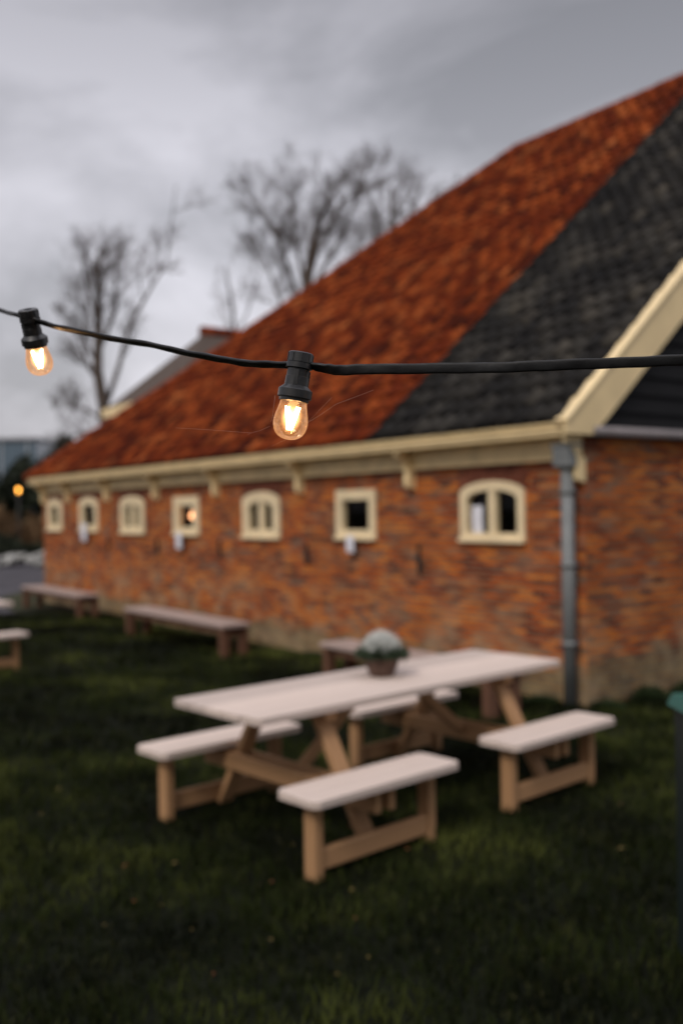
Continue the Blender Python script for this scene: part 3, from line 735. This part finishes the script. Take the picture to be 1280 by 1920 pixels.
make_tree('bare_tree', b2, (T_(b2, [(575, 1000), (572, 700), (572, 600), (578, 520), (590, 440), (608, 385), (630, 350)], .3), .42, .05, 3.0),
  [(T_(b2, [(572, 600), (545, 520), (520, 450), (490, 390), (450, 345)]), .16, .03, 4.4), (T_(b2, [(574, 560), (560, 480), (545, 400), (540, 340)]), .15, .03, 4.2),
   (T_(b2, [(575, 570), (610, 500), (640, 440), (670, 370), (690, 310)]), .16, .03, 4.4), (T_(b2, [(578, 540), (600, 450), (640, 390), (720, 330)]), .13, .03, 4.4),
   (T_(b2, [(572, 640), (530, 580), (500, 500), (470, 440)]), .13, .03, 3.6), (T_(b2, [(574, 600), (640, 520), (690, 470), (720, 400)]), .13, .03, 4)],
  'large spreading bare tree rising behind the middle of the red roof', 5, nsub=(12, 12, 9), twig=.66)
b3 = img(745, 900, 52); b3.z = 0
make_tree('bare_tree', b3, (T_(b3, [(745, 1000), (740, 700), (742, 560), (738, 470), (735, 400), (735, 345)], .3), .38, .06, 4.4),
  [(T_(b3, [(742, 560), (770, 460), (800, 390), (850, 345)]), .14, .03, 4), (T_(b3, [(740, 560), (710, 480), (700, 400), (690, 350)]), .13, .03, 4), (T_(b3, [(740, 500), (765, 420), (790, 350)]), .12, .03, 3.8), (T_(b3, [(745, 600), (800, 520), (850, 440), (880, 380)]), .12, .03, 3.8)],
  'bare tree with upright limbs showing just above the roof slope, rightmost of the trees', 9, nsub=(9, 9, 7), twig=.66)
b4 = img(440, 900, 50); b4.z = 0
make_tree('bare_tree', b4, (T_(b4, [(440, 1000), (438, 700), (440, 620), (432, 560), (425, 510)], .3), .16, .03, 3),
  [(T_(b4, [(440, 640), (465, 590), (480, 540), (495, 500)]), .07, .02, 2.6), (T_(b4, [(438, 640), (415, 590), (405, 550)]), .06, .02, 2.4)],
  'slender faint bare tree just left of the large one, above the small roof', 13, nsub=(5, 5, 4), twig=.7)

# ------------------------------------------------------------------ thatched house behind the barn
hs = tag(empty('thatched_house', (-7.2, 30, 0), brz), 'smaller house with a grey brown thatched hip roof behind the far end of the barn', 'house')
hw, hd, he, hp = 4.6, 10.0, 4.95, R(44.5)
m = MB()
for a, b in (((.2, .3), (hw - .2, .3)), ((hw - .2, .3), (hw - .2, hd)), ((hw - .2, hd), (.2, hd)), ((.2, hd), (.2, .3))):
    l_ = math.dist(a, b); m.face([(a[0], a[1], 0), (b[0], b[1], 0), (b[0], b[1], he), (a[0], a[1], he)], [(0, 0), (l_, 0), (l_, he), (0, he)])
m.build('wall', M_brick, hs)
t = MT('thatch', .95, .1); v = t.coord('Object', (9, 9, 2)); t.col(t.ramp(t.noise(v, 3, 6), [(.3, (.07, .054, .045)), (.7, (.15, .12, .105))])); t.bump(t.noise(v, 6, 6), .8, .05); M_thatch = t.m
m = MB(); zt = he + hw / 2 * math.tan(hp); A = [(0, 0, he), (hw, 0, he), (hw, hd, he), (0, hd, he)]; r1, r2 = (hw / 2, hw / 2, zt), (hw / 2, hd - hw / 2, zt)
n_ = 14
def subtri(P):
    m.face(P)
subtri([A[0], A[1], r1]); subtri([A[1], A[2], r2, r1]); subtri([A[2], A[3], r2]); subtri([A[3], A[0], r1, r2]); subtri(A[::-1])
m.build('roof', M_thatch, hs)
m = MB(); m.box((hw / 2, -.02, he - .10), (hw + .1, .08, .28)); m.box((-.03, hd / 2, he - .08), (.08, hd, .2)); m.build('eaves_board', M_cream, hs)
m = MB(); m.tube([(hw / 2, hw / 2 - .15, zt), (hw / 2, hd - hw / 2, zt)], .17, 10); m.build('ridge_tiles', M_red, hs)

# ------------------------------------------------------------------ far left: rubble, hedges, glasshouse, lamp post
t = MT('pale_stone', .85, .2); v = t.coord(); t.col(t.ramp(t.noise(v, 3, 4), [(.3, (.16, .16, .15)), (.7, (.42, .42, .40))])); M_stone = t.m
m = MB()
for k in range(420):
    x = random.uniform(-30, -10.2); y = random.uniform(33.5, 37); r = random.uniform(.10, .27); z = r * .4 + random.uniform(0, .35) * max(0, 1 - abs(y - 35.2) / 1.8)
    q = bmesh.ops.create_icosphere(m.bm, subdivisions=1, radius=r)
    for vv in q['verts']: vv.co = Vector((vv.co.x * random.uniform(.7, 1.3), vv.co.y * random.uniform(.7, 1.3), vv.co.z * random.uniform(.5, .8))) + Vector((x, y, z))
tag(m.build('rubble', M_stone), 'low bank of pale stones beyond the road', 'stones', None, 'stuff')
def hedge(name, x0, x1, y0, y1, h, n, mat, lab, cat, ln=.28, wd=.07, grp=None, seed=1):
    rs = np.random.default_rng(seed)
    p = np.stack([rs.uniform(x0, x1, n), rs.uniform(y0, y1, n), rs.random(n) ** .8], 1)
    top = h * (.78 + .16 * np.sin(p[:, 0] * .9 + seed) + .12 * np.sin(p[:, 0] * 2.3 + p[:, 1]) + .06 * np.sin(p[:, 0] * 6.1)); p[:, 2] *= top
    d = rs.normal(size=(n, 3)); d /= np.linalg.norm(d, axis=1)[:, None]; s = rs.normal(size=(n, 3)); s = np.cross(d, s); s /= np.linalg.norm(s, axis=1)[:, None]
    l = (ln * rs.uniform(.5, 1.4, n))[:, None]; w_ = (wd * rs.uniform(.6, 1.4, n))[:, None]
    V = np.stack([p - d * l, p + s * w_, p + d * l, p - s * w_], 1).reshape(-1, 3); V[:, 2] = np.maximum(V[:, 2], 0); F_ = np.arange(n * 4).reshape(n, 4)
    cx, cy = (x0 + x1) / 2, (y0 + y1) / 2; V[:, 0] -= cx; V[:, 1] -= cy
    o = np_mesh(name, V, F_, 4, mat); o.location = (cx, cy, 0); return tag(o, lab, cat, grp)
M_dk = simple('evergreen_leaf', (.022, .028, .016), .8, .2, .4, 1.2, bump=0); M_br = simple('dry_reed', (.14, .085, .045), .9, .1, .3, 1.5, bump=0)
hedge('low_hedge', -34, -9.6, 38, 40, 1.15, 9000, M_dk, 'low dark hedge just behind the pale stones', 'hedge', .2, .06, seed=3)
hedge('reed_bed', -38, -10.3, 43, 45.5, 2.35, 8000, M_br, 'strip of brown dry reeds behind the low hedge', 'reeds', .5, .035, seed=4)
hedge('tall_hedge', -48, -11.0, 52, 56, 4.7, 20000, M_dk, 'tall dark hedge behind the brown reeds', 'hedge', .35, .12, seed=5)
def shrub(px, d, r, h, seed, lab):
    p = img(px, 960, d); rs = random.Random(seed); root = tag(empty('evergreen_shrub', (p.x, d, 0)), lab, 'shrub')
    m = MB(); m.tube([(0, 0, 0), (.1, 0, h * .4), (0, .1, h * .8)], [.12, .08, .03], 6); m.build('trunk', M_bark, root)
    n = 2600; V = []; F_ = []
    cl = [(Vector((rs.gauss(0, r * .4), rs.gauss(0, r * .4), rs.uniform(.25, .95) * h)), rs.uniform(.25, .5) * r) for _ in range(16)]
    for i in range(n):
        c, cr_ = rs.choice(cl); q = c + Vector((rs.gauss(0, 1), rs.gauss(0, 1), rs.gauss(0, 1))).normalized() * cr_ * rs.random() ** .4; q.z = max(q.z, .1)
        d_ = Vector((rs.gauss(0, 1), rs.gauss(0, 1), rs.gauss(0, 1))).normalized() * .16; s_ = d_.cross(Vector((rs.gauss(0, 1), rs.gauss(0, 1), rs.gauss(0, 1)))).normalized() * .06
        b = len(V); V += [tuple(q - d_), tuple(q + s_), tuple(q + d_), tuple(q - s_)]; F_.append((b, b + 1, b + 2, b + 3))
    np_mesh('crown', np.array(V), np.array(F_), 4, M_dk, root)
shrub(122, 41, 1.2, 5.0, 3, 'dark evergreen shrub at the foot of the bare tree left of the barn')
# glasshouse
gh = tag(empty('glasshouse', (-48, 128, 0)), 'blue grey glass building far behind the tall hedge', 'building')
t = MT('blue_glass_wall', .25, .5); t.col((.10, .14, .18)); M_bg = t.m
m = MB(); m.box((0, 0, 5.2), (26, 30, 10.4)); m.build('wall', M_bg, gh)
m = MB(); m.box((0, 0, 10.55), (26.6, 30.6, .3)); m.build('roof', simple('grey_roof', (.2, .2, .22), .7), gh)
for k in range(9):
    m = MB(); m.box((-12 + k * 3, -15.05, 5.2), (.18, .12, 10.2)); m.build('mullion', simple('pale_frame', (.35, .38, .42), .5), gh)
m = MB(); m.box((4.0, -15.12, 5.0), (2.0, .1, 9.2)); m.build('panel', simple('white_panel', (.6, .65, .72), .5), gh)
# lamp post with warm globe
lp = img(35, 921, 40)
L0 = tag(empty('street_lamp', (lp.x, 40, 0)), 'short lamp post with a glowing orange globe before the dark hedge', 'street lamp')
m = MB(); m.tube([(0, 0, 0), (0, 0, lp.z - .16)], [.06, .04], 10); m.lathe([(.11, 0), (.11, .05), (.06, .3)], 12); m.build('post', M_iron, L0)
m = MB(); m.lathe([(.03, -.14), (.045, -.08), (.055, -.04), (.06, 0), (.05, .035), (.03, .055), (0, .06)], 16, Matrix.Translation((0, 0, lp.z))); m.build('globe', emit('lamp_glow', (1, .40, .06), 7.5), L0)

# ------------------------------------------------------------------ string of festoon lights
SL0 = img(559, 688, 1.27)
st = tag(empty('string_light', SL0), 'black cable with glowing clear bulbs in black sockets hanging across the view', 'string light')
PX = [(-560, 330, 2.9, 60), (-300, 455, 2.35, 60), (-100, 553, 1.95, 60), (0, 585, 1.84, 60), (35, 595, 1.67, 60), (75, 607, 1.645, 60), (110, 617, 1.62, 60), (160, 628, 1.58, 55), (220, 640, 1.53, 58), (280, 650, 1.475, 60), (340, 663, 1.42, 58), (400, 675, 1.37, 56), (450, 683, 1.33, 58), (490, 687, 1.30, 62), (535, 688, 1.277, 66),
      (560, 689, 1.27, 66), (585, 690, 1.268, 62), (605, 694, 1.265, 48), (625, 697, 1.262, 25), (650, 697.5, 1.26, 8), (700, 696, 1.256, 2), (800, 694.5, 1.248, 4), (900, 694, 1.24, -2), (1000, 690, 1.23, 5), (1100, 686.5, 1.222, 8), (1200, 682, 1.213, 6), (1280, 679, 1.205, 10), (1400, 677, 1.197, 30), (1600, 672, 1.185, 50), (1900, 655, 1.18, 50), (2400, 600, 1.2, 50)]
pts = [img(a, b, d) - SL0 for a, b, d, _ in PX]; tw_ = [R(q[3]) for q in PX]
def cr_(p, i, t_):
    a, b, c, d = p[max(i - 1, 0)], p[i], p[i + 1], p[min(i + 2, len(p) - 1)]
    return .5 * ((2 * b) + (c - a) * t_ + (2 * a - 5 * b + 4 * c - d) * t_ * t_ + (3 * b - a - 3 * c + d) * t_ ** 3)
fine, ft = [], []
for i in range(len(pts) - 1):
    for k in range(8): fine.append(cr_(pts, i, k / 8)); ft.append(tw_[i] + (tw_[i + 1] - tw_[i]) * k / 8)
m = MB(); rings = []
prof = []
for k in range(20):    # flat belt, 14 x 5.5 mm, rounded edges
    a = 2 * math.pi * k / 20; sx = math.copysign(abs(math.cos(a)) ** .45, math.cos(a)); sy = math.copysign(abs(math.sin(a)) ** .8, math.sin(a)); prof.append((sx * .0068, sy * .0027))
rs = random.Random(5); wob = [0, 0]
for i, p in enumerate(fine):
    t_ = (fine[min(i + 1, len(fine) - 1)] - fine[max(i - 1, 0)]).normalized(); sidev = t_.cross(Vector((0, 0, 1))).normalized(); upv = sidev.cross(t_)
    ph = ft[i] + .06 * math.sin(i * .7) ; a = upv * math.cos(ph) + sidev * math.sin(ph); b = t_.cross(a)
    j = upv * (.0002 * math.sin(i * .9) + .0003 * math.sin(i * .37))
    rings.append([m.bm.verts.new(p + j + a * q[0] + b * q[1]) for q in prof])
for i in range(len(rings) - 1):
    for k in range(20):
        f = m.bm.faces.new((rings[i][k], rings[i][(k + 1) % 20], rings[i + 1][(k + 1) % 20], rings[i + 1][k])); f.smooth = True
m.build('cable', M_black_rub, st)
# bulb glass: clear shell with the warm haze of the filament put in as emission
t = MT('bulb_glass'); v = t.coord()
tr = t.n('ShaderNodeBsdfTransparent', {'Color': (1, .88, .74, 1)}); gl = t.n('ShaderNodeBsdfGlossy', {'Roughness': .05, 'Color': (1, .97, .94, 1)})
em = t.n('ShaderNodeEmission', {'Color': (1, .43, .15, 1), 'Strength': 1.05}); lw = t.n('ShaderNodeLayerWeight', {'Blend': .35})
fac = t.math('ADD', t.math('MULTIPLY', lw.outputs['Facing'], .42), t.math('MULTIPLY', t.ramp(t.noise(v, 160, 6, .75), [(.45, .04), (.75, .8)]), .5))
m1 = t.n('ShaderNodeMixShader', {0: fac, 1: tr.outputs[0], 2: em.outputs[0]}); m2 = t.n('ShaderNodeMixShader', {0: t.math('ADD', t.math('MULTIPLY', lw.outputs['Fresnel'], .4), .02), 1: m1.outputs[0], 2: gl.outputs[0]})
t.l(m2.outputs[0], t.o.inputs['Surface'])
# soft halo round the filaments put in as a glowing volume, fading towards the glass
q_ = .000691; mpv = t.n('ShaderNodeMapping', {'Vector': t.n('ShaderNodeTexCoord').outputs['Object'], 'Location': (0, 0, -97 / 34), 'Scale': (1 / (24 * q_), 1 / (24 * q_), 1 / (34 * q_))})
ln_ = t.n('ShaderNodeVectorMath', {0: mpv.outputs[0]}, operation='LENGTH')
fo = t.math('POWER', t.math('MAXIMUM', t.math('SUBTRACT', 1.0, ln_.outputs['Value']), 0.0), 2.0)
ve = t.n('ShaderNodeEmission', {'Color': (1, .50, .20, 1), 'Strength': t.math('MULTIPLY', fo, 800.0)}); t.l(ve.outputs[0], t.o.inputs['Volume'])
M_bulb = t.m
M_fil = emit('filament_glow', (1, .62, .30), 28)
M_core = emit('filament_haze', (1, .55, .22), 1.0)
def fitting(pos, ax, rz):
    """pos = where the cable passes, ax = unit direction from cap to bulb tip"""
    z = Vector(ax).normalized(); x = z.orthogonal().normalized(); y = z.cross(x); B_ = Matrix((x, y, z)).transposed().to_4x4(); Mt = Matrix.Translation(pos) @ B_ @ Matrix.Rotation(rz, 4, 'Z')
    q = .000691
    m = MB()
    prof = [(0, -25), (14, -25), (15, -23), (8, -22.6), (8, -24), (16, -25.2), (21.5, -25), (23.3, -23.5), (23.6, -6.5), (22.4, -6), (22.4, -5), (24.6, -4.5), (24.9, 4.5), (23, 5.2), (21.0, 6.5), (20.8, 20), (21.8, 20.5), (22.3, 37), (30.6, 44.3), (31.4, 45.0), (32.0, 45.8), (32.0, 60.0), (31.2, 61.0), (28.2, 61.2), (28.0, 67), (26.5, 67.6), (0, 67.5)]
    m.lathe([(r * q, zz * q) for r, zz in prof[5:]] , 48, Mt); m.lathe([(0, -21 * q), (10 * q, -21 * q), (10 * q, -25.2 * q), (16 * q, -25.2 * q)], 24, Mt)
    for k in range(9):       # raised ribs on the cap, seams down the neck
        a = 2 * math.pi * k / 9; m.box(Mt @ Vector((math.cos(a) * 23.6 * q, math.sin(a) * 23.6 * q, -15 * q)), (.0016, .0012, 15 * q), (B_ @ Matrix.Rotation(rz + a, 4, 'Z')).to_3x3(), .0003)
    for a in (.3, 2.4, 4.4): m.box(Mt @ Vector((math.cos(a) * 21.6 * q, math.sin(a) * 21.6 * q, 23 * q)), (.0022, .006, 30 * q), (B_ @ Matrix.Rotation(rz + a, 4, 'Z')).to_3x3(), .0004)
    sk = m.build('socket', M_socket, st)
    for p in sk.data.polygons: p.use_smooth = True
    sk.data.set_sharp_from_angle(angle=R(24))
    m = MB(); bp = [(0, 64.5), (24.6, 64.5), (25.2, 70), (26.2, 76), (28.2, 84), (30.6, 93), (32.2, 102), (32.5, 108), (31.8, 115), (29.6, 122.5), (25.8, 129), (20.5, 134), (13.5, 137.6), (6.5, 139.2), (0, 139.6)]
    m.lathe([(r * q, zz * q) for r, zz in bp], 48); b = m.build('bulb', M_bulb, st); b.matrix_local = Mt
    m = MB()
    for (x0, x1, y0, y1) in ((-13, -4, 4, 1), (-10, -2, -4, 0), (13, 4, -3, -1), (10, 2, 4, 2)):
        m.tube([(x0 * q, y0 * q, 77 * q), ((x0 + x1) / 2 * q, (y0 + y1) / 2 * q, 98 * q), (x1 * q, y1 * q, 121 * q)], [1.6 * q, 2.3 * q, 1.5 * q], 8)
    m.build('filament', M_fil, b)
    m = MB(); m.lathe([(0, 66 * q), (9 * q, 67 * q), (8 * q, 72 * q), (3 * q, 78 * q), (0, 80 * q)], 16); m.build('stem', M_core, b)
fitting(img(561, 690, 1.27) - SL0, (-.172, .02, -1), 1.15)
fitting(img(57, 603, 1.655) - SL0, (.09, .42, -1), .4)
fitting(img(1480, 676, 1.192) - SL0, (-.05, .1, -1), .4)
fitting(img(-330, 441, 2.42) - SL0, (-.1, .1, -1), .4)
# spider silk between bulb and cable
t = MT('spider_silk', .4, .6); t.col((.40, .27, .2)); M_silk = t.m
m = MB()
for l_, r in (([(506, 803, 1.262), (488, 811, 1.262), (471, 815.5, 1.262), (450, 814, 1.265), (400, 810, 1.27), (330, 806, 1.28)], .00008), ([(571, 803, 1.262), (580, 794, 1.261), (600, 782, 1.26), (629, 762, 1.26), (700, 735, 1.255)], .00012), ([(571, 800, 1.262), (590, 782, 1.26), (622, 749, 1.258)], .00007),
               ([(516, 745, 1.25), (514, 760, 1.25), (511, 785, 1.25), (508, 795, 1.25)], .0001), ([(471, 815.5, 1.262), (462, 820, 1.262)], .00007), ([(540, 826, 1.26), (500, 845, 1.26), (455, 862, 1.26)], .00005)):
    m.tube([img(*a) - SL0 for a in l_], r, 5)
o = m.build('spider_silk', M_silk); o.location = SL0; tag(o, 'fine spider threads strung from the nearer glowing bulb', 'cobweb')
